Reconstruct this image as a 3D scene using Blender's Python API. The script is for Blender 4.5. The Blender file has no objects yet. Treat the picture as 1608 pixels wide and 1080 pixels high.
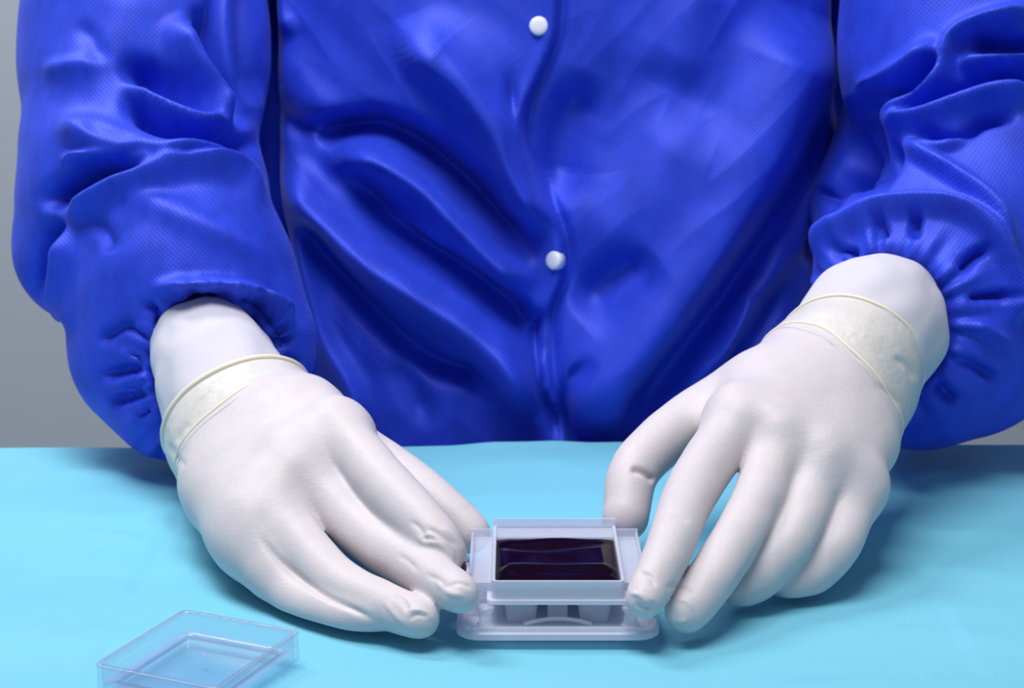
import bpy, bmesh, math, random
import numpy as np
from mathutils import Vector, Matrix, noise
random.seed(7); rng = np.random.default_rng(7)
K = 0.87                      # building units -> metres (everything is laid out at 1/K size)
PITCH = math.radians(13.4); F = 2800.0
CAM = np.array([0.0, -0.74, 0.31])
scene = bpy.context.scene; COL = scene.collection

# ------------------------------------------------------------------ camera
cd = bpy.data.cameras.new('camera'); cam = bpy.data.objects.new('camera', cd); COL.objects.link(cam)
cam.location = Vector(CAM*K); cam.rotation_euler = (math.pi/2-PITCH, 0, 0)
cd.sensor_width = 36.0; cd.lens = 36.0*F/1608.0; cd.clip_start = 0.02
cd.dof.use_dof = True; cd.dof.focus_distance = 0.80*K; cd.dof.aperture_fstop = 20
scene.camera = cam
# ------------------------------------------------------------------ light
w = bpy.data.worlds.new('world'); scene.world = w; w.use_nodes = True
w.node_tree.nodes['Background'].inputs[0].default_value = (0.80, 0.88, 1.0, 1)
w.node_tree.nodes['Background'].inputs[1].default_value = 0.24
def area(name, loc, target, size, power, col=(1, 1, 1)):
    l = bpy.data.lights.new(name, 'AREA'); l.shape = 'RECTANGLE'; l.size, l.size_y = size; l.energy = power; l.color = col
    o = bpy.data.objects.new(name, l); COL.objects.link(o); o.location = loc
    o.rotation_euler = (Vector(target)-Vector(loc)).to_track_quat('-Z', 'Y').to_euler()
    return o
area('ceiling_lamp', (-0.15, -0.16, 1.25), (0, 0.20, 0.05), (0.7, 0.45), 15.5, (1, 0.985, 0.97))
area('wall_fill_light', (-0.9, 0.75, 1.7), (-0.5, 2.0, 0.4), (0.9, 0.5), 37)  # added fill with no visible source, brightens only the back wall
scene.view_settings.view_transform = 'Standard'; scene.view_settings.look = 'None'
scene.view_settings.gamma = 1; scene.view_settings.use_curve_mapping = False
scene.view_settings.exposure = 0.1

# ------------------------------------------------------------------ coordinates
ca, sa = math.cos(PITCH), math.sin(PITCH)
def P(px, py, Y):             # the point seen at a pixel, at depth Y
    u = (px-804)/F; v = (540-py)/F
    d = np.array([u, ca+v*sa, -sa+v*ca])
    return CAM + d*((Y-CAM[1])/d[1])
def proj(V):                  # points -> pixels, distance along the axis
    q = V-CAM; dep = q[:, 1]*ca - q[:, 2]*sa
    up = q[:, 1]*sa + q[:, 2]*ca
    return 804+F*q[:, 0]/dep, 540-F*up/dep, dep
def rad(r, p):                # radius in pixels at a point -> units
    q = p-CAM; return r*(q[1]*ca-q[2]*sa)/F
def B(px, py, Y, r):          # blob: centre and radius
    p = P(px, py, Y); return (p, rad(r, p))

# ------------------------------------------------------------------ materials
def mat(name, col, rough=0.5, spec=0.5, **kw):
    m = bpy.data.materials.new(name); m.use_nodes = True
    b = m.node_tree.nodes['Principled BSDF']
    b.inputs['Base Color'].default_value = (*col, 1); b.inputs['Roughness'].default_value = rough
    b.inputs['Specular IOR Level'].default_value = spec
    for k, v in kw.items(): b.inputs[k.replace('_', ' ')].default_value = v
    return m
def N(m, t, **kw):
    n = m.node_tree.nodes.new(t)
    for k, v in kw.items(): setattr(n, k, v)
    return n
def L(m, a, b): m.node_tree.links.new(a, b)
def bumpmix(m, height_sockets_strengths):
    """chain bumps: list of (socket, strength, distance)"""
    prev = None
    for s, st, di in height_sockets_strengths:
        b = N(m, 'ShaderNodeBump'); b.inputs['Strength'].default_value = st; b.inputs['Distance'].default_value = di
        L(m, s, b.inputs['Height'])
        if prev: L(m, prev, b.inputs['Normal'])
        prev = b.outputs[0]
    L(m, prev, m.node_tree.nodes['Principled BSDF'].inputs['Normal'])
def noise_tex(m, scale, detail=3, rough=0.5, vec=None):
    n = N(m, 'ShaderNodeTexNoise'); n.inputs['Scale'].default_value = scale
    n.inputs['Detail'].default_value = detail; n.inputs['Roughness'].default_value = rough
    if vec is not None: L(m, vec, n.inputs['Vector'])
    return n
def mapping(m, scale=(1, 1, 1), rot=(0, 0, 0)):
    tc = N(m, 'ShaderNodeTexCoord'); mp = N(m, 'ShaderNodeMapping')
    mp.inputs['Scale'].default_value = scale; mp.inputs['Rotation'].default_value = rot
    L(m, tc.outputs['Object'], mp.inputs['Vector']); return mp.outputs[0]
def ramp(m, fac, stops):
    r = N(m, 'ShaderNodeValToRGB'); L(m, fac, r.inputs[0])
    e = r.color_ramp.elements
    e[0].position, e[0].color = stops[0][0], (*stops[0][1], 1); e[1].position, e[1].color = stops[-1][0], (*stops[-1][1], 1)
    for p, c in stops[1:-1]:
        x = e.new(p); x.color = (*c, 1)
    return r.outputs[0]

gown_m = mat('blue_nonwoven', (0.012, 0.045, 0.62), 0.58, 0.45)
gown_m.node_tree.nodes['Principled BSDF'].inputs['Metallic'].default_value = 0.15
gb = gown_m.node_tree.nodes['Principled BSDF']
gb.inputs['Sheen Weight'].default_value = 0.12; gb.inputs['Sheen Tint'].default_value = (0.4, 0.5, 1, 1)
n1 = noise_tex(gown_m, 22, 4)
L(gown_m, ramp(gown_m, n1.outputs[0], [(0.3, (0.009, 0.038, 0.54)), (0.7, (0.016, 0.056, 0.69))]), gb.inputs['Base Color'])
wv = []
for ang in (0.85, -0.70):                     # fine embossed diagonal weave
    t = N(gown_m, 'ShaderNodeTexWave'); t.inputs['Scale'].default_value = 190; t.inputs['Distortion'].default_value = 1.2; t.inputs['Detail Scale'].default_value = 3
    L(gown_m, mapping(gown_m, (1, 0.3, 1), (0, ang, 0)), t.inputs['Vector']); wv.append(t.outputs['Fac'])
v1 = N(gown_m, 'ShaderNodeMath', operation='MULTIPLY'); L(gown_m, wv[0], v1.inputs[0]); L(gown_m, wv[1], v1.inputs[1])
n2 = noise_tex(gown_m, 55, 5, 0.6)
bumpmix(gown_m, [(n2.outputs[0], 0.04, 0.002), (v1.outputs[0], 0.30, 0.0003)])

glove_m = mat('white_latex', (0.70, 0.66, 0.68), 0.48, 0.35)
b = glove_m.node_tree.nodes['Principled BSDF']
b.inputs['Subsurface Weight'].default_value = 0.25; b.inputs['Subsurface Radius'].default_value = (1.0, 0.55, 0.5)
b.inputs['Subsurface Scale'].default_value = 0.004
n1 = noise_tex(glove_m, 28, 3)
L(glove_m, ramp(glove_m, n1.outputs[0], [(0.35, (0.565, 0.54, 0.57)), (0.65, (0.61, 0.545, 0.58))]), b.inputs['Base Color'])
n2 = noise_tex(glove_m, 90, 4, 0.55); n3 = noise_tex(glove_m, 700, 2)
bumpmix(glove_m, [(n2.outputs[0], 0.10, 0.0020), (n3.outputs[0], 0.08, 0.0003)])
rim_m = mat('cream_latex_bead', (0.78, 0.70, 0.56), 0.4, 0.4)
gcuff_m = mat('thin_latex', (0.60, 0.575, 0.565), 0.38, 0.45)
n2 = noise_tex(gcuff_m, 40, 4, 0.55, mapping(gcuff_m, (1, 1, 1)))
bumpmix(gcuff_m, [(n2.outputs[0], 0.4, 0.005)])
knit_m = mat('white_knit', (0.60, 0.58, 0.67), 0.85, 0.15)
n2 = noise_tex(knit_m, 500, 3)
bumpmix(knit_m, [(n2.outputs[0], 0.35, 0.001)])
snap_m = mat('white_snap', (0.80, 0.82, 0.92), 0.35, 0.5)
drape_m = mat('light_blue_drape', (0.13, 0.50, 0.68), 0.75, 0.2)
b = drape_m.node_tree.nodes['Principled BSDF']
n1 = noise_tex(drape_m, 6, 4)
L(drape_m, ramp(drape_m, n1.outputs[0], [(0.3, (0.145, 0.45, 0.60)), (0.7, (0.175, 0.51, 0.67))]), b.inputs['Base Color'])
n2 = noise_tex(drape_m, 30, 4, 0.55, mapping(drape_m, (0.5, 1, 1))); n3 = noise_tex(drape_m, 900, 2)
bumpmix(drape_m, [(n2.outputs[0], 0.25, 0.004), (n3.outputs[0], 0.2, 0.0006)])
wall_m = mat('grey_wall', (0.36, 0.40, 0.46), 0.9, 0.1)
n1 = noise_tex(wall_m, 3, 4); bumpmix(wall_m, [(n1.outputs[0], 0.05, 0.002)])
floor_m = mat('grey_floor', (0.35, 0.37, 0.40), 0.6, 0.3)
table_m = mat('white_laminate', (0.7, 0.72, 0.74), 0.4, 0.4)
steel_m = mat('steel', (0.55, 0.56, 0.58), 0.35, 0.5, Metallic=1.0)
def plastic(name, tint, dens, rough, body):
    """thin moulded plastic: part lets light through, part scatters it, glossy skin"""
    m = bpy.data.materials.new(name); m.use_nodes = True; nt = m.node_tree; nt.nodes.clear()
    out = N(m, 'ShaderNodeOutputMaterial'); tr = N(m, 'ShaderNodeBsdfTransparent'); tr.inputs[0].default_value = (*tint, 1)
    df = N(m, 'ShaderNodeBsdfDiffuse'); df.inputs[0].default_value = (*body, 1)
    tl = N(m, 'ShaderNodeBsdfTranslucent'); tl.inputs[0].default_value = (*body, 1)
    gl = N(m, 'ShaderNodeBsdfGlossy'); gl.inputs['Roughness'].default_value = rough
    a = N(m, 'ShaderNodeMixShader'); a.inputs[0].default_value = 0.4; L(m, df.outputs[0], a.inputs[1]); L(m, tl.outputs[0], a.inputs[2])
    c = N(m, 'ShaderNodeMixShader'); c.inputs[0].default_value = dens; L(m, tr.outputs[0], c.inputs[1]); L(m, a.outputs[0], c.inputs[2])
    lw = N(m, 'ShaderNodeLayerWeight'); lw.inputs[0].default_value = 0.5
    pw = N(m, 'ShaderNodeMath', operation='POWER'); L(m, lw.outputs['Facing'], pw.inputs[0]); pw.inputs[1].default_value = 3.5
    fr = N(m, 'ShaderNodeMath', operation='MULTIPLY_ADD'); L(m, pw.outputs[0], fr.inputs[0]); fr.inputs[1].default_value = 0.45; fr.inputs[2].default_value = 0.035
    d = N(m, 'ShaderNodeMixShader'); L(m, fr.outputs[0], d.inputs[0]); L(m, c.outputs[0], d.inputs[1]); L(m, gl.outputs[0], d.inputs[2])
    L(m, d.outputs[0], out.inputs[0]); return m
frost_m = plastic('frosted_plastic', (0.97, 0.97, 1.0), 0.42, 0.3, (0.90, 0.91, 1.0))
frost2_m = plastic('milky_plastic', (0.97, 0.97, 1.0), 0.66, 0.3, (0.88, 0.90, 1.0))
clear_m = plastic('clear_plastic', (0.95, 0.97, 1.0), 0.09, 0.08, (0.6, 0.68, 0.85))
clear_edge_m = plastic('clear_plastic_edge', (0.90, 0.93, 0.99), 0.25, 0.12, (0.70, 0.74, 0.92))
peg_m = plastic('clear_peg', (0.97, 0.98, 1.0), 0.35, 0.05, (0.9, 0.92, 1.0))
dark_kw = dict(IOR=1.17)
dark_m = mat('dark_liquid', (0.006, 0.0015, 0.005), 0.09, 0.2, **dark_kw)
stain_m = mat('dark_red_stain', (0.12, 0.01, 0.05), 0.4, 0.4)

# ------------------------------------------------------------------ mesh helpers
def link(name, verts, faces, m, parent=None, smooth=True):
    me = bpy.data.meshes.new(name)
    V = np.asarray(verts, dtype=float)*K
    me.from_pydata(V.tolist(), [], [list(map(int, f)) for f in faces]) if not isinstance(faces, np.ndarray) else fast(me, V, faces)
    me.materials.append(m); me.validate(); me.update()
    me.polygons.foreach_set('use_smooth', [smooth]*len(me.polygons))
    o = bpy.data.objects.new(name, me); COL.objects.link(o)
    if parent is not None:
        o.parent = parent; o.matrix_parent_inverse = parent.matrix_world.inverted()
    return o
def fast(me, V, Fc):
    me.vertices.add(len(V)); me.vertices.foreach_set('co', V.astype(np.float32).ravel())
    n = len(Fc); me.loops.add(n*4); me.loops.foreach_set('vertex_index', Fc.astype(np.int32).ravel())
    me.polygons.add(n); me.polygons.foreach_set('loop_start', np.arange(0, n*4, 4, dtype=np.int32))
def tag(o, label=None, cat=None, group=None, kind=None):
    if label: o['label'] = label
    if cat: o['category'] = cat
    if group: o['group'] = group
    if kind: o['kind'] = kind
    return o
def empty(name, loc):
    o = bpy.data.objects.new(name, None); COL.objects.link(o); o.location = Vector(np.array(loc)*K); o.empty_display_size = .02
    bpy.context.view_layer.update(); return o
def bm_link(name, bm, m, parent=None, smooth=False, bevel=0, seg=2):
    if bevel:
        bmesh.ops.bevel(bm, geom=list(bm.edges), offset=bevel, segments=seg, profile=0.7, affect='EDGES', clamp_overlap=True)
    bmesh.ops.recalc_face_normals(bm, faces=bm.faces)
    bmesh.ops.scale(bm, vec=(K, K, K), verts=bm.verts)
    me = bpy.data.meshes.new(name); bm.to_mesh(me); bm.free(); me.materials.append(m)
    me.polygons.foreach_set('use_smooth', [smooth]*len(me.polygons))
    o = bpy.data.objects.new(name, me); COL.objects.link(o)
    if parent is not None:
        o.parent = parent; o.matrix_parent_inverse = parent.matrix_world.inverted()
    return o
def box(bm, x0, x1, y0, y1, z0, z1, M=None):
    r = bmesh.ops.create_cube(bm, size=1)
    for v in r['verts']:
        v.co = Vector((x0+(v.co.x+.5)*(x1-x0), y0+(v.co.y+.5)*(y1-y0), z0+(v.co.z+.5)*(z1-z0)))
        if M: v.co = M @ v.co
def rounded(x0, x1, y0, y1, r, n=6):
    pts = []
    for cx, cy, a0 in ((x1-r, y1-r, 0), (x0+r, y1-r, 90), (x0+r, y0+r, 180), (x1-r, y0+r, 270)):
        for i in range(n+1):
            a = math.radians(a0+90*i/n); pts.append((cx+r*math.cos(a), cy+r*math.sin(a)))
    return pts
def loft(rings, cap0=True, cap1=True):
    """rings: list of equal-length point loops"""
    n = len(rings[0]); V = [p for r in rings for p in r]; Fc = []
    for k in range(len(rings)-1):
        for i in range(n):
            j = (i+1) % n; Fc.append((k*n+i, k*n+j, (k+1)*n+j, (k+1)*n+i))
    if cap0: Fc.append(tuple(range(n))[::-1])
    if cap1: Fc.append(tuple((len(rings)-1)*n+i for i in range(n)))
    return V, Fc

# ---- signed distance shapes -> surface nets
def cone_d(X, a, b, ra, rb):
    ab = b-a; L2 = max(float(ab@ab), 1e-12)
    px, py, pz = X[0]-a[0], X[1]-a[1], X[2]-a[2]
    t = np.clip((px*ab[0]+py*ab[1]+pz*ab[2])/L2, 0, 1)
    return np.sqrt((px-t*ab[0])**2+(py-t*ab[1])**2+(pz-t*ab[2])**2)-(ra+t*(rb-ra))
def smin(a, b, k):
    h = np.maximum(k-np.abs(a-b), 0)/k
    return np.minimum(a, b)-h*h*k*0.25
def smax(a, b, k): return -smin(-a, -b, k)
def chain(X, pts, k=0.004):
    d = None
    for (a, ra), (b_, rb) in zip(pts[:-1], pts[1:]):
        c = cone_d(X, a, b_, ra, rb); d = c if d is None else smin(d, c, k)
    return d
def grid(lo, hi, h):
    ax = [np.arange(lo[i], hi[i]+h, h, dtype=np.float32) for i in range(3)]
    return np.meshgrid(*ax, indexing='ij', sparse=True), ax
def nets(D, ax):
    S = D < 0
    nx, ny, nz = D.shape
    cnt = np.zeros((nx-1, ny-1, nz-1), np.int16); acc = np.zeros((3, nx-1, ny-1, nz-1), np.float32)
    offs = [(i, j, k) for i in (0, 1) for j in (0, 1) for k in (0, 1)]
    def sub(A, o): return A[o[0]:nx-1+o[0], o[1]:ny-1+o[1], o[2]:nz-1+o[2]]
    for o in offs:
        for d in range(3):
            if o[d]: continue
            q = list(o); q[d] = 1
            s0, s1 = sub(S, o), sub(S, q); m = s0 != s1
            idx = np.nonzero(m); a = sub(D, o)[idx]; b_ = sub(D, q)[idx]; t = a/(a-b_)
            cnt[idx] += 1
            for e in range(3):
                acc[e][idx] += (o[e]+t) if e == d else o[e]
    act = np.nonzero(cnt); c = cnt[act].astype(np.float32)
    ids = -np.ones(cnt.shape, np.int64); ids[act] = np.arange(len(c))
    h = ax[0][1]-ax[0][0]
    V = np.stack([ax[e][0]+(act[e]+acc[e][act]/c)*h for e in range(3)], 1).astype(np.float64)
    Q = []
    for d in range(3):
        e1, e2 = [(1, 2), (2, 0), (0, 1)][d]
        sl0 = [slice(None)]*3; sl1 = [slice(None)]*3; sl0[d] = slice(0, -1); sl1[d] = slice(1, None)
        m = S[tuple(sl0)] != S[tuple(sl1)]
        i = np.array(np.nonzero(m)); ok = (i[e1] > 0) & (i[e2] > 0) & (i[e1] < D.shape[e1]-1) & (i[e2] < D.shape[e2]-1); i = i[:, ok]
        inside = S[tuple(i)]
        def cell(a, b_):
            j = i.copy(); j[e1] -= a; j[e2] -= b_; return ids[tuple(j)]
        q = np.stack([cell(1, 1), cell(0, 1), cell(0, 0), cell(1, 0)], 1)
        q[~inside] = q[~inside][:, ::-1]; Q.append(q)
    return V, np.concatenate(Q)
def normals(V, Q):
    a = V[Q[:, 2]]-V[Q[:, 0]]; b_ = V[Q[:, 3]]-V[Q[:, 1]]; n = np.cross(a, b_)
    Nn = np.zeros_like(V)
    for i in range(4): np.add.at(Nn, Q[:, i], n)
    return Nn/np.maximum(np.linalg.norm(Nn, axis=1, keepdims=True), 1e-12)
def smooth(V, Q, it=2, f=0.5):
    for _ in range(it):
        s = np.zeros_like(V); c = np.zeros(len(V))
        for i in range(4):
            j = (i+1) % 4
            np.add.at(s, Q[:, i], V[Q[:, j]]); np.add.at(c, Q[:, i], 1)
            np.add.at(s, Q[:, j], V[Q[:, i]]); np.add.at(c, Q[:, j], 1)
        V = V*(1-f)+f*s/np.maximum(c, 1)[:, None]
    return V
def spline(pts, n=10):
    p = np.array(pts, float)
    if len(p) < 3: 
        t = np.linspace(0, 1, n)[:, None]; return p[0]*(1-t)+p[-1]*t
    q = np.vstack([2*p[0]-p[1], p, 2*p[-1]-p[-2]]); out = []
    for i in range(1, len(q)-2):
        for t in np.linspace(0, 1, n, endpoint=False):
            a, b_, c, d = q[i-1:i+3]
            out.append(.5*((2*b_)+(c-a)*t+(2*a-5*b_+4*c-d)*t*t+(3*b_-a-3*c+d)*t**3))
    out.append(q[-2]); return np.array(out)
def stroke_field(X, Y, pts, w1, w2=None, end=0.25, kind='ridge', n=8):
    """scalar field of a fold line. w1 = width to the left of its direction, w2 to the right (pixels)."""
    w2 = w2 or w1
    s = spline(pts, n); seg = np.diff(s, axis=0); ln = np.linalg.norm(seg, axis=1); cum = np.concatenate([[0], np.cumsum(ln)])
    best = np.full(X.shape, 1e9); sd = np.zeros(X.shape); tt = np.zeros(X.shape)
    W = 3.2*max(w1, w2)
    m = (X > s[:, 0].min()-W) & (X < s[:, 0].max()+W) & (Y > s[:, 1].min()-W) & (Y < s[:, 1].max()+W)
    x, y = X[m], Y[m]; bb = np.full(x.shape, 1e9); ss = np.zeros(x.shape); t0 = np.zeros(x.shape)
    for i in range(len(seg)):
        dx, dy = x-s[i, 0], y-s[i, 1]
        t = np.clip((dx*seg[i, 0]+dy*seg[i, 1])/max(ln[i]**2, 1e-9), 0, 1)
        ex, ey = dx-t*seg[i, 0], dy-t*seg[i, 1]; d = np.hypot(ex, ey); k = d < bb
        bb[k] = d[k]; t0[k] = (cum[i]+t[k]*ln[i])/cum[-1]
        cr = seg[i, 0]*dy-seg[i, 1]*dx; ss[k] = np.sign(cr[k])
    out = np.zeros(X.shape)
    ww = np.where(ss < 0, w1, w2)      # image y down: cr<0 is left of the direction of travel
    tap = np.clip(t0/end, 0, 1)*np.clip((1-t0)/end, 0, 1) if end > 0 else 1.0
    tap = tap*tap*(3-2*tap) if end > 0 else 1.0
    out[m] = np.exp(-(bb/ww)**2)*tap
    return out
def sculpt(V, Nn, strokes, facing=True, direction=None):
    X, Y, dep = proj(V)
    H = np.zeros(len(V))
    for st in strokes:
        pts, amp, w1 = st[0], st[1], st[2]; w2 = st[3] if len(st) > 3 else None; end = st[4] if len(st) > 4 else 0.25
        H += amp*stroke_field(X, Y, pts, w1, w2, end)
    H = H*0.001
    if facing:
        v = CAM-V; v /= np.linalg.norm(v, axis=1, keepdims=True)
        f = np.clip(((v*Nn).sum(1)+0.05)/0.35, 0, 1); H = H*f
    D = Nn if direction is None else direction
    return V+D*H[:, None]
def vnoise(V, scale, amp, seed=0.0, stretch=(1, 1, 1)):
    out = np.empty(len(V)); s = np.array(stretch)*scale
    W = V*s+seed
    for i, p in enumerate(W): out[i] = noise.noise(p)
    return out*amp
def tube(name, pts, r, m, parent=None, closed=False, seg=10, flat=1.0, nrm=None):
    p = np.array(pts, float); n = len(p); V = []; Fc = []
    for i in range(n):
        t = (p[(i+1) % n]-p[i-1]) if closed else (p[min(i+1, n-1)]-p[max(i-1, 0)])
        t /= np.linalg.norm(t); u = np.cross(t, [0.13, 0.2, 0.97]); u /= np.linalg.norm(u); v = np.cross(t, u)
        ri = r[i] if hasattr(r, '__len__') else r
        for k in range(seg):
            a = 2*math.pi*k/seg; V.append(p[i]+ri*(u*math.cos(a)+v*math.sin(a)*flat))
    for i in range(n if closed else n-1):
        for k in range(seg):
            j = (i+1) % n; Fc.append((i*seg+k, i*seg+(k+1) % seg, j*seg+(k+1) % seg, j*seg+k))
    if not closed: Fc += [tuple(range(seg))[::-1], tuple((n-1)*seg+k for k in range(seg))]
    return link(name, V, Fc, m, parent)

# ================================================================== setting
def slab(name, x0, x1, y0, y1, z0, z1, m):
    bm = bmesh.new(); box(bm, x0, x1, y0, y1, z0, z1); return tag(bm_link(name, bm, m), kind='structure')
FZ = -0.86
slab('floor', -2.6, 2.6, -2.2, 2.4, FZ-.05, FZ, floor_m)
slab('wall_back', -2.6, 2.6, 2.3, 2.4, FZ, 2.2, wall_m)
# ---- table and drape
EY = 0.300                                    # rear edge of the table top
tb = empty('table', (0, -0.1, FZ)); tag(tb, 'white laminate work table under the light blue drape', 'table')
bm = bmesh.new(); box(bm, -.93, .93, -.46, EY-.006, -.035, -.0075); bm_link('tabletop', bm, table_m, tb, bevel=.004)
for sx in (-1, 1):
    for yy in (-.40, EY-.05):
        bm = bmesh.new(); box(bm, sx*.86-.02, sx*.86+.02, yy-.02, yy+.02, FZ, -.035); bm_link('leg', bm, steel_m, tb, bevel=.003)
def drape():
    nx, ny = 640, 330
    xs = np.linspace(-1.0, 1.0, nx); 
    ys = np.concatenate([np.linspace(-.30, EY, ny-14)])
    X, Y = np.meshgrid(xs, ys); Z = np.zeros_like(X)
    V = np.stack([X.ravel(), Y.ravel(), Z.ravel()], 1)
    # the rear edge is not quite straight
    px, py, _ = proj(V)
    S = [  # soft wrinkles of the cloth: (points, mm, width, width2)
        ([(0, 758), (120, 745), (260, 752)], 1.4, 12, 8), ([(0, 800), (180, 812), (330, 800)], 1.1, 14, 8),
        ([(-20, 850), (140, 842), (300, 862)], 1.0, 14, 8), ([(60, 905), (200, 920), (330, 905)], .8, 10, 8),
        ([(265, 760), (300, 850), (262, 930), (240, 965)], .8, 9, 5),
        ([(1390, 760), (1500, 742), (1640, 752)], 1.5, 12, 7), ([(1380, 822), (1500, 838), (1640, 826)], 1.2, 12, 7),
        ([(1340, 905), (1450, 890), (1640, 905)], .9, 14, 8), ([(1200, 1000), (1380, 985), (1620, 1000)], .9, 12, 8),
        ([(1050, 1045), (1250, 1060), (1450, 1030)], .7, 12, 7), ([(700, 740), (820, 725), (940, 735)], .8, 16, 9),
        ([(480, 1050), (640, 1035), (860, 1062)], .7, 12, 8), ([(700, 700), (820, 694), (940, 699)], .8, 7, 5),
        ([(1440, 1040), (1465, 1058), (1480, 1062)], .8, 3, 3),
        ([(0, 1000), (90, 985), (200, 960)], .9, 12, 8)]
    for pts, a, w1, w2 in S: V[:, 2] += .0022*a*stroke_field(px, py, pts, w1, w2, .35)
    V[:, 2] += vnoise(V, 9, .0011, 3.1, (.6, 1.4, 1))
    V[:, 2] = np.where(V[:, 1] < -.05, V[:, 2], V[:, 2])
    # nothing may lift the cloth under hands and tray
    cx = (np.abs(V[:, 0]-.01) < .19) & (V[:, 1] > -.04) & (V[:, 1] < .2)
    V[:, 2] = np.where(cx, V[:, 2]*.45-.0006, V[:, 2])
    V[:, 2] = np.minimum(V[:, 2], 0.0040)-.0014; V[:, 2] = np.where(cx | (V[:, 1] > .2), np.minimum(V[:, 2], .0016), V[:, 2])
    n0 = len(ys); rows = [V.reshape(n0, nx, 3)]
    e = rows[0][-1]
    edge = 0.0035*np.sin(xs*7+1)+.004*np.sin(xs*17)
    for k, (dy, dz) in enumerate([(.0035, -.0008), (.0065, -.003), (.008, -.007), (.009, -.02), (.010, -.05), (.011, -.09), (.012, -.14), (.012, -.2), (.013, -.28)]):
        r = e.copy(); r[:, 1] += dy+max(0, -dz-.01)*.05*np.sin(xs*38+2); r[:, 2] += dz; rows.append(r[None])
    A = np.concatenate(rows, 0); n1 = A.shape[0]
    A[:, :, 1] += (np.clip((A[:, :, 1]-.15)/.15, 0, 1))*edge[None]*1.0 + .006*(np.clip((A[:, :, 1]-.15)/.15, 0, 1))*np.clip(xs/.25, -1, 1)[None]
    idx = np.arange(n1*nx).reshape(n1, nx)
    Q = np.stack([idx[:-1, :-1], idx[:-1, 1:], idx[1:, 1:], idx[1:, :-1]], -1).reshape(-1, 4)
    o = link('surgical_drape', A.reshape(-1, 3), Q, drape_m)
    md = o.modifiers.new('thick', 'SOLIDIFY'); md.thickness = .0006; md.offset = -1
    tag(o, 'light blue nonwoven surgical drape spread over the table under the hands', 'drape')
drape()

# ================================================================== person
person = empty('person', (0, .42, FZ))
tag(person, 'person in a blue gown and white gloves with both hands around the plastic cassette', 'person')

# ---- gown body: a closed elliptical tube with sculpted folds on its front
def gown_body():
    nf, nz = 620, 560
    th = np.concatenate([np.linspace(-math.pi*.56, math.pi*.56, nf), np.linspace(math.pi*.56, math.pi*1.44, 90)[1:-1]])
    zt = np.concatenate([np.linspace(-.30, -.07, 24)[:-1], np.linspace(-.07, .36, nz), np.linspace(.36, .50, 40)[1:]])
    T, Z = np.meshgrid(th, zt)
    a = .206 + .003*np.clip((Z-.05)/.3, -1, 1)       # half width
    bb = .135 - .008*np.clip(Z/.3, -1, 1)
    # shoulders close in to the collar
    s = np.clip((Z-.38)/.12, 0, 1); sh = np.sqrt(np.clip(1-s*s*.93, 0.06, 1))
    a = a*sh; bb = bb*(.45+.55*sh)
    lean = .02*np.clip((Z+.05)/.4, 0, 1.2)
    e = 0.82
    X = a*np.sign(np.sin(T))*np.abs(np.sin(T))**e + .02; Y = .474+lean-bb*np.sign(np.cos(T))*np.abs(np.cos(T))**e
    V = np.stack([X.ravel(), Y.ravel(), Z.ravel()], 1)
    V[:, 1] = V[:, 1]+0
    n, m = T.shape; idx = np.arange(n*m).reshape(n, m)
    nx = np.roll(idx, -1, axis=1)
    Q = np.stack([idx[:-1], nx[:-1], nx[1:], idx[1:]], -1).reshape(-1, 4)
    px, py, _ = proj(V)
    front = np.clip(-(V[:, 1]-.47)/.05, 0, 1)
    S = GOWN_STROKES
    H = np.zeros(len(V))
    # overlapping front edge: left panel lies over the right one
    edge = spline([(878, -60), (876, 0), (870, 60), (846, 120), (826, 170), (824, 220), (848, 290), (876, 350), (886, 392), (884, 430), (866, 478), (860, 520), (866, 580), (884, 662), (905, 740), (915, 800)], 8)
    ex = np.interp(py, edge[:, 1], edge[:, 0])
    u = px-ex
    for q, st in enumerate(S):
        f = 2.1*st[1]*stroke_field(px, py, st[0], st[2], st[3] if len(st) > 3 else None, st[4] if len(st) > 4 else .25)
        mx = np.mean([p[0] for p in st[0]])
        if q < len(S)-2:       # folds stop at the overlap of the two front panels
            f *= 1/(1+np.exp(np.clip((u+10)/5 if mx < 862 else -(u-4)/6, -30, 30)))
        H += f
    inr = (py > -80) & (py < 820)
    stepw = 2.2
    H += np.where(inr, 6.4*(1/(1+np.exp(np.clip(u/stepw, -30, 30))))*np.exp(-np.clip(-u, 0, None)/70.0), 0)
    H *= 1.0; H -= np.where(inr, 4.0*np.exp(-((u-8)/8.0)**2), 0)
    H += np.where(inr, 1.7*np.exp(-((u+11)/8.0)**2), 0)
    V[:, 1] -= H*.001*front
    V[:, 1] += vnoise(V, 26, .0010, 1.7, (1, 1, 1))*front
    W = V.copy(); sd = np.where(px < ex, 1, -1)        # faint creases running along the big folds
    W[:, 0] = V[:, 0]*.75*sd+V[:, 2]*.65; W[:, 2] = (V[:, 0]*.65*-sd+V[:, 2]*.75)*.28
    V[:, 1] += (np.abs(vnoise(W, 46, 1, 4.4, (1, .3, 1)))-.2)*.0022*front
    # hold the cloth off the table edge
    lim = EY+.024-.06*np.clip((V[:, 2]-.0)/.10, 0, 3); V[:, 1] = smax(V[:, 1], lim, .012)
    o = link('gown', V, Q[:, ::1], gown_m, person)
    o['label'] = 'royal blue nonwoven gown with white snaps'
    return o
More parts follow.
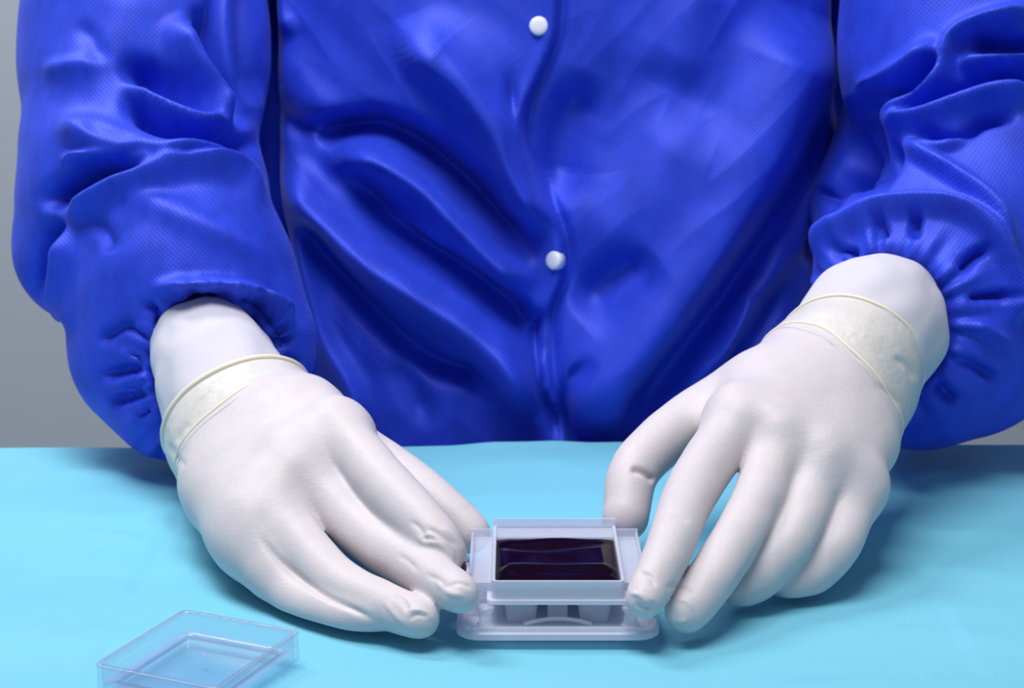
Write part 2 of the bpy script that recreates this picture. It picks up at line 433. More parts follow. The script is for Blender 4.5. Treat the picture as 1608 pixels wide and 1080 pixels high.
# (points, mm, width left of travel, width right of travel, end taper) ; travel downwards: "left" = image right
GOWN_STROKES = [
    # ---- left half, long diagonal folds running down to the right
    ([(436, 232), (462, 285), (492, 330), (566, 398), (664, 463), (750, 520), (815, 592), (850, 650)], 13, 30, 34, .15),
    ([(505, 222), (560, 236), (615, 256), (672, 292), (720, 345), (790, 415), (850, 452)], 11, 26, 30, .18),
    ([(530, 250), (585, 312), (677, 390), (769, 450), (827, 512), (854, 560)], -10, 18, 22, .2),
    ([(590, 322), (620, 336), (665, 362), (720, 400)], 4, 12, 12, .35),
    ([(452, 320), (494, 372), (552, 450), (625, 528), (683, 572), (742, 590), (775, 640)], -9, 18, 20, .18),
    ([(600, 560), (640, 600), (680, 680)], -3, 20, 20, .35),
    ([(640, 20), (668, 85), (722, 130), (775, 200), (812, 280), (868, 372)], 13, 44, 30, .2),
    ([(610, 60), (700, 60), (770, 90), (800, 160)], 3, 40, 40, .3),
    ([(470, 195), (540, 205), (610, 205), (683, 255), (745, 310), (815, 375), (856, 402)], -15, 24, 26, .18),
    ([(620, 190), (690, 235), (750, 290), (800, 345)], -5, 24, 24, .3),
    ([(430, 60), (470, 130), (520, 180), (560, 200)], 3, 30, 34, .3),
    ([(425, 150), (455, 190), (500, 215)], -4, 18, 18, .3),
    ([(800, 100), (805, 180), (815, 250), (850, 320)], -3.5, 10, 10, .3),
    ([(458, 310), (476, 419), (505, 524), (552, 610), (570, 700)], 6, 18, 20, .2),
    ([(440, 340), (446, 430), (470, 540), (500, 640)], -6, 12, 14, .25),
    ([(418, -80), (420, 150), (426, 310), (446, 420), (470, 520)], -24, 13, 40, .08),
    ([(430, -60), (440, 20), (470, 60)], 4, 16, 16, .3),
    ([(790, 470), (800, 540), (830, 640), (850, 700)], 3, 18, 22, .3),
    ([(1325, -80), (1326, 130), (1332, 230), (1300, 340), (1270, 430)], -22, 30, 13, .08),
    # ---- right half, broad diagonals running down to the left
    ([(1290, 20), (1230, 180), (1150, 330), (1060, 470), (960, 600), (900, 700)], 18, 55, 90, .12),
    ([(1320, 120), (1270, 260), (1190, 390), (1100, 510), (1010, 620), (960, 700)], -12, 34, 30, .15),
    ([(1110, 150), (1020, 290), (930, 380), (890, 430)], 6, 60, 60, .3),
    ([(930, 110), (890, 200), (880, 280), (900, 330)], -9, 44, 40, .3),
    ([(1000, 80), (960, 180), (920, 280)], -2, 40, 40, .3),
    ([(1130, -60), (1080, 60), (1040, 140)], 5, 50, 50, .3),
    ([(1030, 390), (965, 440), (905, 500)], -7, 34, 34, .3),
    ([(1250, 330), (1200, 430), (1130, 540), (1060, 640)], 6, 24, 26, .25),
    ([(1240, 430), (1190, 520), (1130, 600), (1080, 680)], -5, 18, 18, .25),
    ([(1180, 420), (1160, 500), (1120, 590)], 3, 12, 14, .3),
    ([(935, 545), (898, 585), (886, 640), (892, 700)], -5, 14, 12, .3),
    # placket slit below the lower snap
    ([(856, 470), (842, 530), (846, 590), (868, 650), (880, 700)], -5, 7, 9, .2),
    ([(850, 540), (856, 590), (872, 650)], 2.5, 7, 7, .25),
]
gown = gown_body()

# ---- sleeves
def sdf_mesh(lo, hi, h, fn, sm=2):
    X, ax = grid(lo, hi, h); D = fn(X).astype(np.float32); V, Q = nets(D, ax); return smooth(V, Q, sm), Q
def bbox(bl, pad=.012):
    lo = np.min([p-r for p, r in bl], 0)-pad; hi = np.max([p+r for p, r in bl], 0)+pad; return lo, hi
def make_sleeve(chains, carve, strokes, gather, k=.026, label=None):
    bl = [B(*q) for c in chains for q in c]; lo, hi = bbox(bl)
    lo[2] = max(lo[2], -.002)
    cv = carve
    def fn(X):
        d = None
        for c in chains:
            e = chain(X, [B(*q) for q in c] if len(c) > 1 else [B(*c[0]), (B(*c[0])[0]+1e-4, B(*c[0])[1])], k)
            d = e if d is None else smin(d, e, k)
        d = smax(d, -chain(X, cv, .01), .010)
        d = smax(d, .0035-X[2]+0*d, .012)      # rests on the cloth
        return d
    V, Q = sdf_mesh(lo, hi, .0019, fn, 3)
    Nn = normals(V, Q); V = sculpt(V, Nn, [(q[0], q[1]*2.0)+tuple(q[2:]) for q in strokes])
    # elastic gathers around the cuff
    (gx, gy, gr, gw, nf, ga) = gather
    px, py, _ = proj(V); an = np.arctan2(py-gy, px-gx); rr = np.hypot(px-gx, py-gy)-gr
    wv = np.sin(an*nf+1.3*np.sin(an*3+.5)+.9*np.sin(an*5+2))+.5*np.sin(an*nf*1.73+1)
    nearY = P(gx, gy, .2)[1]
    win = np.exp(-(np.clip(rr-12, 0, None)/gw)**2)*np.clip((rr+25)/20, 0, 1)
    Nn = normals(V, Q); v = CAM-V; v /= np.linalg.norm(v, axis=1, keepdims=True)
    f = np.clip(((v*Nn).sum(1)+.1)/.4, 0, 1)
    V = V+Nn*(ga*.001*wv*win*f)[:, None]
    V[:, 2] = np.maximum(V[:, 2], .0028)
    V = smooth(V, Q, 1, .4)
    Nn = normals(V, Q); V = V+Nn*vnoise(V, 30, .0010, 5.5)[:, None]
    V[:, 2] = np.maximum(V[:, 2], .0028)
    o = link('sleeve', V, Q, gown_m, gown)
    return o
# forearm axes: centre of the glove's rim, direction up the arm
LA = (P(372, 655, .172), np.array([-.40, .795, .448])); RA = (P(1345, 555, .180), np.array([.50, .786, .368]))
def arm_axis(A, st): return [(A[0]+A[1]/np.linalg.norm(A[1])*t, r) for t, r in st]
# image-left sleeve
LS = dict(
    chains=[[(232, -230, .41, 178), (228, 80, .38, 180), (222, 280, .33, 178)],
            [(135, 395, .315, 112), (190, 300, .33, 150)],
            [(250, 330, .31, 165), (290, 440, .275, 150), (330, 545, .255, 138)],
            [(235, 560, .265, 122), (282, 612, .25, 116)],
            [(385, 545, .262, 102), (300, 430, .27, 130)]],
    carve=arm_axis(LA, [(-.05, .0400), (.02, .0385), (.042, .0362)]),
    strokes=[
        ([(180, 105), (240, 120), (300, 165), (330, 195)], -11, 20, 14, .25),       # hooked fold
        ([(190, 130), (240, 170), (300, 200), (365, 205)], 9, 12, 12, .25),
        ([(190, 135), (230, 180), (300, 220), (370, 228), (420, 225)], -13, 14, 16, .22),
        ([(270, 20), (300, 100), (350, 180), (372, 205)], 9, 20, 20, .25),
        ([(310, 0), (330, 90), (370, 170), (400, 200)], -8, 12, 14, .25),
        ([(200, -60), (190, 40), (120, 110), (70, 150)], 2, 40, 40, .3),
        ([(60, 110), (110, 105), (170, 100)], 2, 12, 16, .3),
        ([(70, 190), (140, 215), (220, 240), (330, 260), (410, 255)], 8, 26, 20, .25),
        ([(60, 330), (110, 290), (170, 265), (235, 262)], -12, 15, 15, .2),
        ([(90, 250), (160, 250), (215, 258), (245, 270)], 6, 8, 8, .25),
        ([(240, 265), (320, 268), (380, 285), (420, 330)], 6, 18, 14, .3),
        ([(250, 262), (330, 262), (400, 262)], -6, 8, 8, .3),
        ([(95, 340), (80, 370), (70, 420), (60, 470)], -12, 12, 14, .25),
        ([(100, 350), (105, 400), (100, 470), (105, 530)], 6, 12, 10, .25),
        ([(170, 290), (240, 320), (330, 360), (400, 400), (430, 440)], 2.5, 20, 20, .3),
        ([(100, 345), (150, 315), (220, 285), (300, 275)], 7, 18, 14, .25),
        ([(130, 340), (160, 360), (180, 400)], -2.5, 12, 12, .3),
        ([(232, 452), (300, 446), (370, 450), (430, 480), (465, 520)], 7, 9, 9, .2),   # rim of the gathered cuff
        ([(225, 470), (250, 500), (270, 520)], -5, 8, 8, .25),
        ([(270, 500), (310, 475), (350, 470)], -5, 9, 9, .3),
        ([(370, 470), (400, 490), (440, 520)], -7, 8, 8, .3),
        ([(410, 545), (440, 540), (475, 525)], -6, 6, 6, .3),
        ([(150, 590), (190, 585), (230, 575)], -4, 8, 8, .3), ([(165, 630), (200, 625), (235, 610)], -4, 8, 8, .3),
        ([(150, 540), (180, 520), (220, 500)], -3, 8, 8, .3),
        ([(395, -80), (392, 60), (402, 170)], -7, 16, 16, .2), ([(348, -80), (338, 50), (358, 140), (378, 190)], -7, 9, 11, .2),
        ([(120, 30), (150, 70), (160, 110)], -2, 14, 14, .35), ([(130, 200), (180, 225), (230, 230)], -3, 12, 12, .35),
        ([(195, 555), (222, 566), (240, 572)], -3, 5, 5, .3), ([(190, 515), (222, 526), (246, 540)], -3, 6, 6, .3),
        ([(185, 610), (212, 606), (236, 600)], -3, 5, 5, .3), ([(210, 660), (228, 652), (244, 642)], -3, 5, 5, .3),
        ([(398, 455), (402, 480), (412, 500)], -3.5, 5, 5, .3), ([(450, 500), (440, 520), (425, 535)], -3.5, 5, 5, .3),
        ([(480, 570), (460, 562), (445, 560)], -3.5, 5, 5, .3)],
    gather=(335, 600, 112, 34, 19, 1.5))
make_sleeve(**LS)
# image-right sleeve
RS = dict(
    chains=[[(1545, -230, .41, 215), (1545, 80, .38, 212), (1560, 280, .33, 195)],
            [(1405, 235, .43, 100), (1372, 325, .40, 84), (1340, 390, .345, 60)],
            [(1560, 300, .32, 180), (1500, 420, .28, 165), (1445, 530, .26, 148)],
            [(1500, 560, .265, 128), (1450, 575, .255, 122)],
            [(1400, 430, .275, 118), (1440, 500, .255, 140)],
            [(1640, 420, .30, 120), (1560, 520, .27, 120)]],
    carve=arm_axis(RA, [(-.05, .0410), (.02, .0410), (.032, .0398)]),
    strokes=[
        ([(1340, 140), (1400, 120), (1450, 85), (1480, 60)], 7, 14, 16, .25),
        ([(1340, 155), (1400, 150), (1450, 125), (1480, 80)], -9, 14, 14, .25),
        ([(1370, 195), (1430, 170), (1480, 130), (1500, 60), (1560, 30), (1640, 15)], 9, 12, 12, .2),
        ([(1520, 60), (1570, 70), (1640, 65)], -9, 14, 14, .2),
        ([(1500, 105), (1560, 100), (1640, 95)], 7, 12, 12, .2),
        ([(1420, 185), (1500, 150), (1570, 125), (1640, 120)], -9, 12, 14, .2),
        ([(1380, 205), (1460, 190), (1540, 155), (1640, 150)], 9, 14, 14, .2),
        ([(1430, 215), (1500, 215), (1545, 190), (1600, 180)], -7, 8, 8, .25),
        ([(1435, 230), (1480, 235), (1530, 205)], 4, 7, 7, .3),
        ([(1330, 150), (1352, 200), (1345, 270), (1300, 350)], -16, 22, 16, .25),
        ([(1405, 215), (1400, 250), (1370, 290), (1330, 320)], -11, 12, 14, .25),
        ([(1405, 210), (1440, 240), (1500, 280), (1560, 330), (1600, 400)], 6, 12, 10, .25),
        ([(1270, 300), (1300, 300), (1340, 260)], -6, 10, 10, .3),
        ([(1285, 420), (1300, 375), (1370, 335), (1440, 322), (1510, 330), (1560, 370), (1590, 440), (1590, 520)], 7, 12, 12, .12),
        ([(1380, 335), (1388, 360), (1390, 380)], -5, 6, 6, .3), ([(1440, 330), (1438, 360), (1440, 380)], -6, 6, 6, .3),
        ([(1310, 385), (1330, 395), (1350, 400)], -4, 6, 6, .3), ([(1560, 385), (1530, 400), (1500, 425)], -6, 7, 7, .3),
        ([(1600, 465), (1560, 465), (1515, 470)], -6, 6, 6, .3), ([(1570, 600), (1530, 570), (1500, 560)], -4, 7, 7, .3),
        ([(1500, 640), (1480, 620), (1460, 600)], -4, 7, 7, .3),
        ([(1590, 540), (1550, 520), (1520, 510)], 3, 7, 7, .3)],
    gather=(1388, 510, 125, 36, 21, 1.6))
make_sleeve(**RS)

# ---- snaps on the placket
def snap(px, py, rx):
    from mathutils.bvhtree import BVHTree
    me = gown.data
    o = Vector(CAM*K); d = Vector(P(px, py, 1.0)-CAM).normalized()
    dg = bpy.context.evaluated_depsgraph_get()
    bvh = BVHTree.FromPolygons([v.co for v in me.vertices], [p.vertices for p in me.polygons])
    hit, nn, _, _ = bvh.ray_cast(o, d)
    c = np.array(hit)/K
    zax = (CAM-c)/np.linalg.norm(CAM-c); zax = zax*.55+np.array([0, -1, .25])*.45; zax[0] += rx; zax /= np.linalg.norm(zax)
    xa = np.cross([0, 0, 1], zax); xa /= np.linalg.norm(xa); ya = np.cross(zax, xa)
    prof = [(0.0056, -.004), (.0058, .0012), (.0055, .0020), (.0046, .0025), (.0030, .0029), (.0012, .0030)]
    R = []
    for r, h in prof:
        R.append([c+xa*r*math.cos(a)+ya*r*math.sin(a)+zax*h for a in np.linspace(0, 2*math.pi, 32, endpoint=False)])
    V, Fc = loft(R); return link('snap_button', V, Fc, snap_m, gown)
s1 = snap(846, 41, 0.0); s2 = snap(871, 409, -0.8)

# ================================================================== hands
def finger(pts): return [B(*p) for p in pts]
def make_hand(palm, arm, fingers, thumb, strokes, kp=.0095, name='glove'):
    allb = [B(*q) for c in palm+fingers+[thumb] for q in c]; allb += arm_axis(arm, [(0, .041)]); lo, hi = bbox(allb, .012)
    axn = arm[1]/np.linalg.norm(arm[1])
    def fn(X):
        pd = None
        for c in palm:
            e = chain(X, [B(*q) for q in c], .012); pd = e if pd is None else smin(pd, e, .026)
        cf = chain(X, arm_axis(arm, [(-.035, .030), (-.018, .0355), (.03, .0395)]), .01); pd = smin(pd, cf, .018)
        pl = (X[0]-arm[0][0])*axn[0]+(X[1]-arm[0][1])*axn[1]+(X[2]-arm[0][2])*axn[2]
        pl = pl-.0012*np.sin((X[0]+X[2])*90)
        Fa = np.full(pd.shape, .05, np.float32)
        for c in fingers+[thumb]:
            sp = spline([np.append(*B(*q)) for q in c], 9); m = sp[:, 3].max()+.016
            sl = tuple(slice(*np.searchsorted(X[e].ravel(), [sp[:, e].min()-m, sp[:, e].max()+m])) for e in range(3))
            Xs = [X[0][sl[0]], X[1][:, sl[1]], X[2][:, :, sl[2]]]
            f = chain(Xs, [(q[:3], q[3]) for q in sp], .0015)
            Fa[sl] = smin(Fa[sl], f, .0028)
        D = smin(pd, Fa, kp)
        D = smax(D, pl, .0015)
        return smax(D, .0022-X[2]+0*D, .003)
    V, Q = sdf_mesh(lo, hi, .00105, fn, 4)
    Nn = normals(V, Q); V = sculpt(V, Nn, strokes)
    V[:, 2] = np.maximum(V[:, 2], .0016)
    Nn = normals(V, Q); V = V+Nn*vnoise(V, 70, .00035, 2.2)[:, None]
    V[:, 2] = np.maximum(V[:, 2], .0016)
    name2 = 'L' if arm is LA else 'R'; uu = np.cross(axn, [0, 0, 1]); uu /= np.linalg.norm(uu)
    o = link(name, V, Q, glove_m, person); o.data.materials.append(gcuff_m)
    cen = (V[Q].mean(1)-arm[0])@axn; o.data.polygons.foreach_set('material_index', (cen > CUTS[name2][0]+CUTS[name2][1]*((V[Q].mean(1)-arm[0])@uu)/.039).astype(np.int32)); o.data.update()
    return o

CUTS = dict(L=(-.024, .007), R=(-.032, -.011))
LH = dict(
    palm=[[(330, 700, .150, 44), (352, 770, .105, 46), (392, 835, .066, 37)],
          [(350, 680, .155, 50), (392, 725, .115, 50), (418, 775, .082, 38)],
          [(385, 650, .160, 50), (430, 680, .125, 50), (462, 712, .098, 37)],
          [(420, 630, .165, 46), (475, 650, .135, 46), (525, 672, .110, 36)],
          [(430, 650, .165, 46), (490, 690, .135, 44), (530, 705, .125, 34)],
          [(350, 765, .112, 38), (385, 835, .075, 36), (432, 898, .045, 33)],
          [(540, 690, .104, 28), (482, 742, .090, 34), (432, 800, .074, 33), (402, 848, .060, 28)]],
    arm=LA,
    fingers=[
        [(530, 675, .106, 40), (608, 765, .060, 41), (676, 836, .030, 37), (702, 874, .022, 31)],
        [(463, 718, .094, 40), (562, 828, .058, 41), (655, 890, .022, 38), (722, 932, -.009, 31)],
        [(420, 782, .076, 40), (514, 899, .032, 37), (597, 947, .006, 35), (659, 971, -.008, 32)],
        [(394, 842, .062, 38), (455, 930, .034, 35), (532, 963, .012, 32), (590, 966, .002, 28)]],
    thumb=[(500, 672, .15, 44), (610, 735, .125, 38), (680, 785, .10, 35), (740, 838, .084, 31)],
    strokes=[
        ([(525, 645), (535, 655), (545, 665)], 1.5, 34, 34, 0), ([(440, 712), (446, 718), (450, 722)], 1.5, 32, 32, 0),
        ([(378, 790), (384, 796), (388, 800)], 1.2, 28, 28, 0),
        ([(405, 835), (441, 881), (501, 929), (561, 959), (595, 978)], -1.8, 5, 5, .2),
        ([(285, 672), (300, 640), (335, 605), (380, 580)], .7, 4, 4, .3), ([(275, 700), (285, 680), (300, 660)], -.8, 5, 5, .3),
        ([(262, 690), (275, 715), (295, 735)], -.9, 5, 5, .3), ([(640, 815), (662, 832), (672, 860)], -.9, 4, 4, .3),
        ([(655, 845), (680, 840), (705, 865)], .8, 3, 3, .3), ([(700, 850), (715, 870), (718, 890)], -.8, 3, 3, .3),
        ([(665, 900), (690, 912), (705, 935)], -.8, 4, 4, .3), ([(615, 930), (635, 945), (640, 965)], -.9, 4, 4, .3),
        ([(660, 900), (640, 880), (620, 870)], -.6, 4, 4, .3),
        # creased latex at the finger tips
        ([(650, 835), (665, 850), (690, 855), (715, 880)], 1.0, 4, 4, .3), ([(665, 825), (690, 840), (720, 860)], -.9, 4, 4, .3),
        ([(690, 820), (715, 845), (733, 875)], .8, 4, 4, .3), ([(680, 905), (705, 930), (735, 935)], 1.0, 4, 4, .3),
        ([(700, 925), (720, 915), (745, 925)], -.9, 4, 4, .3), ([(635, 960), (660, 958), (685, 975)], .9, 4, 4, .3),
        ([(640, 975), (655, 965), (680, 968)], -.9, 3, 3, .3), ([(600, 940), (620, 965), (640, 985)], .6, 4, 4, .3)])
left_glove = make_hand(**LH)
RH = dict(
    palm=[[(1365, 640, .160, 44), (1356, 700, .12, 42), (1345, 752, .090, 36)],
          [(1335, 620, .165, 50), (1318, 660, .125, 48), (1290, 712, .094, 38)],
          [(1295, 600, .170, 50), (1262, 632, .132, 48), (1226, 676, .100, 40)],
          [(1262, 580, .175, 46), (1215, 606, .140, 46), (1165, 650, .106, 38)],
          [(1245, 590, .175, 42), (1165, 628, .15, 42), (1115, 655, .14, 36)],
          [(1158, 675, .104, 32), (1222, 705, .095, 34), (1284, 740, .088, 33), (1338, 775, .084, 28)]],
    arm=RA,
    fingers=[
        [(1160, 658, .104, 43), (1089, 766, .060, 41), (1050, 862, .013, 36), (1014, 940, -.012, 31)],
        [(1222, 690, .096, 42), (1189, 788, .056, 40), (1130, 890, .018, 38), (1078, 960, -.002, 35)],
        [(1287, 722, .090, 42), (1250, 832, .052, 40), (1200, 893, .038, 38), (1162, 920, .034, 36)],
        [(1345, 765, .086, 38), (1318, 848, .058, 36), (1276, 895, .050, 35), (1238, 912, .046, 34)]],
    thumb=[(1180, 620, .165, 42), (1090, 655, .140, 42), (1002, 730, .108, 39), (984, 800, .088, 35), (982, 815, .085, 33)],
    strokes=[
        ([(1150, 620), (1155, 626), (1160, 632)], 1.4, 34, 34, 0), ([(1222, 640), (1228, 648), (1230, 652)], 1.2, 30, 30, 0),
        ([(1300, 690), (1304, 700), (1306, 706)], 1.4, 28, 28, 0),
        ([(990, 737), (1010, 742), (1028, 756)], -2.2, 5, 5, .15),
        ([(1226, 770), (1215, 825), (1184, 880), (1135, 945)], -1.4, 5, 5, .4), ([(1306, 790), (1290, 845), (1252, 898), (1215, 940)], -1.4, 5, 5, .4),
        ([(1400, 560), (1425, 575), (1440, 600)], -1.2, 6, 6, .3), ([(1370, 600), (1400, 620), (1415, 645)], -1.0, 5, 5, .3),
        ([(1270, 535), (1320, 545), (1365, 580)], -.8, 4, 4, .3), ([(1050, 815), (1065, 812), (1085, 820)], -.5, 5, 5, .3),
        ([(1040, 925), (1065, 920), (1095, 935)], -.7, 4, 4, .3), ([(1060, 940), (1080, 945), (1090, 960)], .6, 3, 3, .3),
        ([(1000, 900), (1020, 905), (1030, 925)], -.9, 4, 4, .3),
        ([(985, 930), (1005, 935), (1025, 955)], 1.2, 4, 4, .3), ([(995, 945), (1010, 955), (1030, 948)], -1.0, 4, 4, .3),
        ([(1000, 920), (1015, 935), (1032, 945)], .8, 4, 4, .3),
        ([(1045, 960), (1060, 975), (1085, 975)], .6, 4, 4, .3)])
right_glove = make_hand(**RH)

# ---- knit cuffs, glove cuffs and their beads
def frame_of(c0, c1):
    ax = c1-c0; ax /= np.linalg.norm(ax); u = np.cross(ax, [0, 0, 1]); u /= np.linalg.norm(u); v = np.cross(ax, u); return ax, u, v
def sleeve_tube(name, stations, m, parent, wr=0.0, nw=0, seg=96, sub=10, ribs=0):
    """stations: (centre px, py, Y, half width px) ; a skin around them"""
    pts = [B(*s) for s in stations]; c = spline([np.append(p, r) for p, r in pts], sub); n = len(c); R = []
    ax, u, v = frame_of(c[0, :3], c[-1, :3])
    for i in range(n):
        ring = []
        for k in range(seg):
            a = 2*math.pi*k/seg
            r = c[i, 3]*(1+.0)
            r += ribs*math.sin(a*48)+wr*(noise.noise(Vector((math.cos(a)*2.2, math.sin(a)*2.2, i*nw)))) 
            ring.append(c[i, :3]+r*(u*math.cos(a)+v*math.sin(a)))
        R.append(ring)
    V, Fc = loft(R, True, True); return link(name, V, Fc, m, parent)
def st3(name, A, st, m, parent, wr, nw, ribs=0):
    pts = arm_axis(A, st); c = spline([np.append(p, r) for p, r in pts], 12); ax, u, v = frame_of(pts[0][0], pts[-1][0]); R = []
    for i in range(len(c)):
        R.append([c[i, :3]+(c[i, 3]+ribs*math.sin(k*math.pi*2*60/240)+wr*noise.noise(Vector((math.cos(k*math.pi/120)*2.2, math.sin(k*math.pi/120)*2.2, i*nw))))*(u*math.cos(k*math.pi/120)+v*math.sin(k*math.pi/120)) for k in range(240)])
    V, Fc = loft(R, True, True); return link(name, V, Fc, m, parent)
st3('knit_cuff', LA, [(-.012, .034), (.002, .0370), (.03, .0350), (.046, .033), (.07, .028)], knit_m, person, .0016, .10, 0)
st3('knit_cuff', RA, [(-.012, .034), (.002, .0384), (.028, .0390), (.043, .0355), (.06, .026)], knit_m, person, .0016, .10, 0)
from mathutils.bvhtree import BVHTree
def bead(glove, A, t, tilt, out, tr, m, wob, seed):
    """a rolled ring lying on the glove's cuff"""
    me = glove.data; bv = BVHTree.FromPolygons([v.co for v in me.vertices], [p.vertices for p in me.polygons])
    ax = A[1]/np.linalg.norm(A[1]); u = np.cross(ax, [0, 0, 1]); u /= np.linalg.norm(u); v = np.cross(ax, u); c = A[0]+ax*t; pts = []
    for k in range(160):
        a = 2*math.pi*k/160; d = u*math.cos(a)+v*math.sin(a)
        o = c+ax*(wob*(math.sin(2*a+seed)+.5*math.sin(3*a+2*seed)+.25*math.sin(7*a))+tilt*math.cos(a))
        h = bv.ray_cast(Vector((o+d*.09)*K), Vector(-d))
        r = np.linalg.norm(np.array(h[0])/K-o) if h[0] else .039
        pts.append((o, d, min(r, .046)+out))
    rs = np.array([p[2] for p in pts]); rs = (np.roll(rs, 1)+rs+np.roll(rs, -1)+np.roll(rs, 2)+np.roll(rs, -2))/5
    return tube('rolled_bead', [p[0]+p[1]*r for p, r in zip(pts, rs)], tr, m, glove, closed=True)
bead(left_glove, LA, -.0022, .002, .0002, .0016, rim_m, .0006, 1)
bead(left_glove, LA, -.024, .007, -.0003, .0010, rim_m, .0010, 2.4)
bead(left_glove, LA, -.028, .010, -.0006, .0010, glove_m, .0014, 1.4)
bead(right_glove, RA, -.0022, .002, .0002, .0011, rim_m, .0006, 1)
bead(right_glove, RA, -.032, -.011, -.0003, .0010, rim_m, .0010, 0.4)
bead(right_glove, RA, -.036, -.014, -.0006, .0010, glove_m, .0014, 1.9)
bvl = BVHTree.FromPolygons([v.co for v in left_glove.data.vertices], [p.vertices for p in left_glove.data.polygons])
for sx in range(745, 690, -1):
    h = bvl.ray_cast(Vector(CAM*K), Vector(P(sx, 890, 1.0)-CAM).normalized())
    if h[0]: break
c = np.array(h[0])/K
bm = bmesh.new(); bmesh.ops.create_icosphere(bm, subdivisions=2, radius=.0023, matrix=Matrix.Translation(Vector(c+(CAM-c)*.0015)) @ Matrix.Diagonal((.6, .7, 1.3, 1)))
st = bm_link('stain', bm, stain_m, left_glove, smooth=True); st['label'] = 'small dark red smear on the fingertip'

# ================================================================== cassette held between the hands
CX = .0203; YF = -.002
cas = empty('sample_cassette', (CX, .03, .002)); tag(cas, 'frosted plastic cassette with a well of dark liquid held between the gloved hands', 'cassette')
def ring_prism(x0, x1, y0, y1, r, zs, inset=None):
    """stack of rounded outlines: zs = [(z, grow)]"""
    R = []
    for z, g in zs: R.append([(x, y, z) for x, y in rounded(x0-g, x1+g, y0-g, y1+g, max(r+g, .0005))])
    return R
def solid(name, rings, m, parent, sm=False):
    V, Fc = loft(rings); return link(name, V, Fc, m, parent, sm)
# base plate
solid('base_plate', ring_prism(CX-.0450, CX+.0450, YF-.008, .078, .010, [(.0020, -.0012), (.0028, 0), (.0052, 0), (.0060, -.0008)]), frost2_m, cas)
V, Fc = loft(ring_prism(CX-.0435, CX+.0435, YF-.0065, .0765, .0085, [(.0061, 0), (.0078, 0), (.0078, -.0012), (.0062, -.0014)]), False, False)
link('base_rim', V, Fc, frost_m, cas, False)
# feet under the well
for x0, x1, y0 in ((CX-.0240, CX-.0085, YF+.002), (CX+.0085, CX+.0240, YF+.002)):
    R = ring_prism(x0, x1, y0, y0+.016, .003, [(.0062, -.0022), (.0075, -.0014), (.0165, 0), (.0168, 0)])
    solid('foot', R, frost_m, cas)
    R = ring_prism(x0, x1, .05, .066, .003, [(.0062, -.0022), (.0075, -.0014), (.0165, 0), (.0168, 0)])
    solid('foot', R, frost_m, cas)
bm = bmesh.new(); box(bm, CX-.0045, CX+.0045, YF+.008, YF+.058, .0062, .0168); bm_link('centre_rib', bm, frost2_m, cas, bevel=.0008)
pts = [(CX+.0150*t, YF+.0008, .0066+.0026*(1-t*t)) for t in np.linspace(-1, 1, 24)]
tube('arched_rib', pts, .0009, frost_m, cas)
# well: outer shell with flange, walls and recessed floor
x0, x1, y0, y1 = CX-.0292, CX+.0292, YF, .0735
zt = .0270
def frame(name, xo0, xo1, yo0, yo1, ro, t, z0, z1, m, ri=None):
    ri = ri or max(ro-t, .001)
    R = [[(x, y, z0) for x, y in rounded(xo0, xo1, yo0, yo1, ro)], [(x, y, z1) for x, y in rounded(xo0, xo1, yo0, yo1, ro)],
         [(x, y, z1) for x, y in rounded(xo0+t, xo1-t, yo0+t, yo1-t, ri)], [(x, y, z0) for x, y in rounded(xo0+t, xo1-t, yo0+t, yo1-t, ri)]]
    R.append(R[0]); V, Fc = loft(R, False, False); return link(name, V, Fc, m, cas, False)
frame('well_flange', x0-.0022, x1+.0022, y0-.0020, y1+.0010, .003, .0050, .0168, .0186, frost2_m)
frame('well_wall', x0, x1, y0, y1, .0022, .0014, .0188, zt, frost2_m)
frame('well_groove', x0+.0012, x1-.0012, y0+.0008, y1-.0008, .0022, .0014, .0180, .0194, dark_m if False else frost_m)
bm = bmesh.new(); box(bm, x0+.0012, x1-.0012, y0+.0012, y1-.0012, .0170, .0186); bm_link('well_floor', bm, frost_m, cas)
# rear wall stands a little proud of the rest
bm = bmesh.new(); box(bm, x0, x1, y1-.0016, y1, zt-.001, zt+.0035); bm_link('rear_wall', bm, frost_m, cas, bevel=.0004)
bm = bmesh.new(); box(bm, x0+.0014, x1-.0014, y1-.0150, y1-.0016, zt-.0030, zt-.0010); bm_link('rear_ledge', bm, frost_m, cas, bevel=.0004)
# dark liquid with a swollen, slightly wavy skin
def liquid():
    nx, ny = 70, 60; a0, a1, b0, b1 = x0+.0016, x1-.0016, y0+.0016, y1-.0128
    V = []; 
    for j in range(ny):
        for i in range(nx):
            u, v = i/(nx-1), j/(ny-1); x = a0+(a1-a0)*u; y = b0+(b1-b0)*v
            e = min(1, min(u, 1-u)*9)*min(1, min(v, 1-v)*9)
            z = zt-.0030+.0026*e**.6*(1 if True else 0)+.0007*math.sin(u*7+1)*math.sin(v*5)*e
            z += .0012*math.exp(-((v-.22-.08*math.sin(u*3.0))/.06)**2)*e-.0010*math.exp(-((v-.80+.10*math.sin(u*4))/.07)**2)*e
            V.append((x, y, z))
    Fc = [(j*nx+i, j*nx+i+1, (j+1)*nx+i+1, (j+1)*nx+i) for j in range(ny-1) for i in range(nx-1)]
    n = len(V); bd = [i for i in range(nx)]+[j*nx+nx-1 for j in range(1, ny)]+[(ny-1)*nx+i for i in range(nx-2, -1, -1)]+[j*nx for j in range(ny-2, 0, -1)]
    V += [(V[i][0], V[i][1], .0190) for i in bd]; m = len(bd)
    for k in range(m): Fc.append((bd[k], n+k, n+(k+1) % m, bd[(k+1) % m]))
    Fc.append(tuple(n+k for k in range(m)))
    o = link('liquid', V, Fc, dark_m, cas); o['label'] = 'glossy dark purple black liquid filling the well'
liquid()
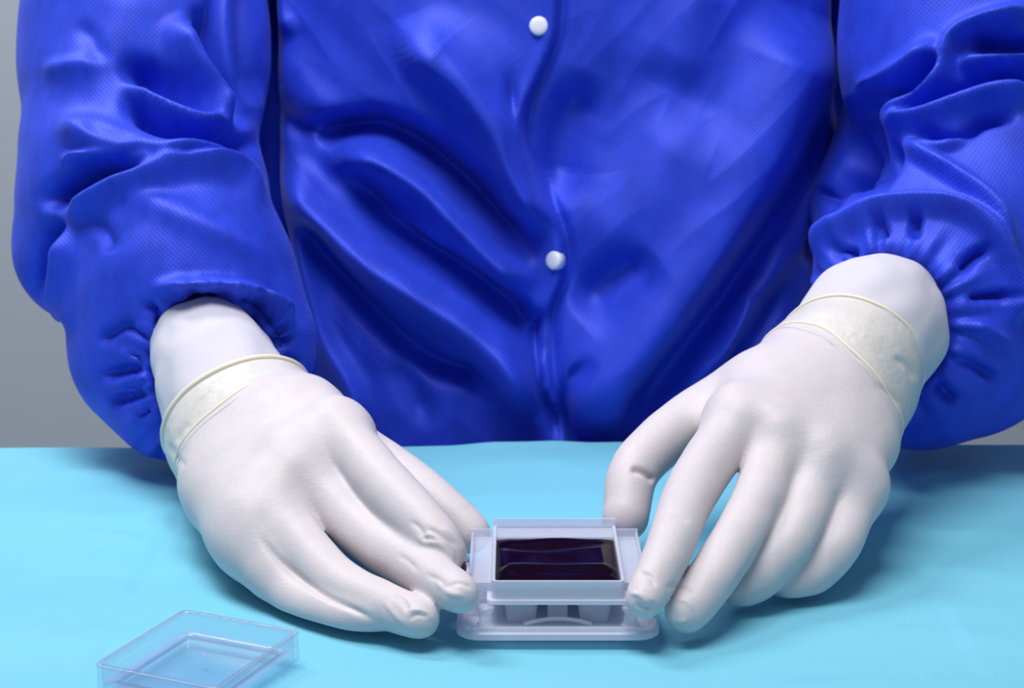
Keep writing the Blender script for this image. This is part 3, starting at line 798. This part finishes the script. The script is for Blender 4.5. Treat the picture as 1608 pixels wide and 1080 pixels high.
# side wings
for s in (-1, 1):
    xa, xb = sorted((CX+s*.0296, CX+s*.0398))
    bm = bmesh.new(); box(bm, xa, xb, YF+.010, .070, .0205, .0225); box(bm, *(sorted((CX+s*.0384, CX+s*.0396))), YF+.016, .070, .0180, .0250)
    box(bm, xa, xb, .0686, .070, .0180, .0262)
    box(bm, xa, xb, YF+.010, YF+.0114, .0150, .0225)
    bm_link('side_wing', bm, frost_m, cas)
    # clear peg standing on the base plate
    R = []
    for z, r in ((.0062, .0036), (.0066, .0042), (.0078, .0042), (.0080, .0030), (.0140, .0030), (.0142, .0038), (.0158, .0038), (.0162, .0030)):
        R.append([(CX+s*.0318+r*math.cos(a), YF-.0015+r*math.sin(a), z) for a in np.linspace(0, 2*math.pi, 24, endpoint=False)])
    solid('peg', R, peg_m, cas, True)

# ================================================================== loose clear lid
def ground(px, py, z):
    u = (px-804)/F; v = (540-py)/F; d = np.array([u, ca+v*sa, -sa+v*ca]); return CAM+d*((z-CAM[2])/d[2])
hz = .0135
A = ground(289, 957, hz); Bp = ground(472, 990, hz); Cc = ground(170, 1048, hz)
e1 = Bp-A; W = np.linalg.norm(e1); e1 /= W; e2 = np.array([e1[1], -e1[0], 0]); H_ = abs((Cc-A)@e2)
print('LID', W, H_, (Cc-A)@e1, A)
org = A-e1*0; lid = empty('clear_lid', (A+e1*W/2+e2*H_/2)*np.array([1, 1, 0])+np.array([0, 0, .002])); tag(lid, 'clear plastic rectangular lid lying loose on the drape at lower left', 'lid')
def lidpt(x, y, z): return org*np.array([1, 1, 0])+e1*x+e2*y+np.array([0, 0, z])
def lring(g, r, z): return [lidpt(x, y, z) for x, y in rounded(g, W-g, g, H_-g, r, 6)]
V, Fc = loft([lring(0, .0035, .0015), lring(-.0004, .0035, .0015), lring(0, .0035, hz), lring(.0013, .0025, hz), lring(.0016, .0025, .0045), lring(.0016, .0025, .0015)], False, False)
link('lid_wall', V, Fc, clear_m, lid)
V, Fc = loft([lring(.0002, .0035, hz-.0008), lring(-.0003, .0035, hz-.0004), lring(0, .0035, hz+.0002), lring(.0016, .0025, hz+.0002), lring(.0017, .0025, hz-.0006)], False, False)
link('lid_rim', V, Fc, clear_edge_m, lid)
V, Fc = loft([lring(.0016, .0025, .0052), lring(.0060, .0030, .0052), lring(.0062, .0030, .0030), lring(.0016, .0025, .0042)], False, False)
link('lid_step', V, Fc, clear_edge_m, lid)
V, Fc = loft([lring(.0061, .0060, .0050), lring(.0061, .0060, .0036)], True, True)
link('lid_panel', V, Fc, clear_m, lid, False)
c = lidpt(W*.42, H_*.34, .0052)
bm = bmesh.new(); bmesh.ops.create_cone(bm, cap_ends=True, segments=20, radius1=.0016, radius2=.0011, depth=.0008, matrix=Matrix.Translation(Vector(c))); bm_link('gate_mark', bm, clear_edge_m, lid)
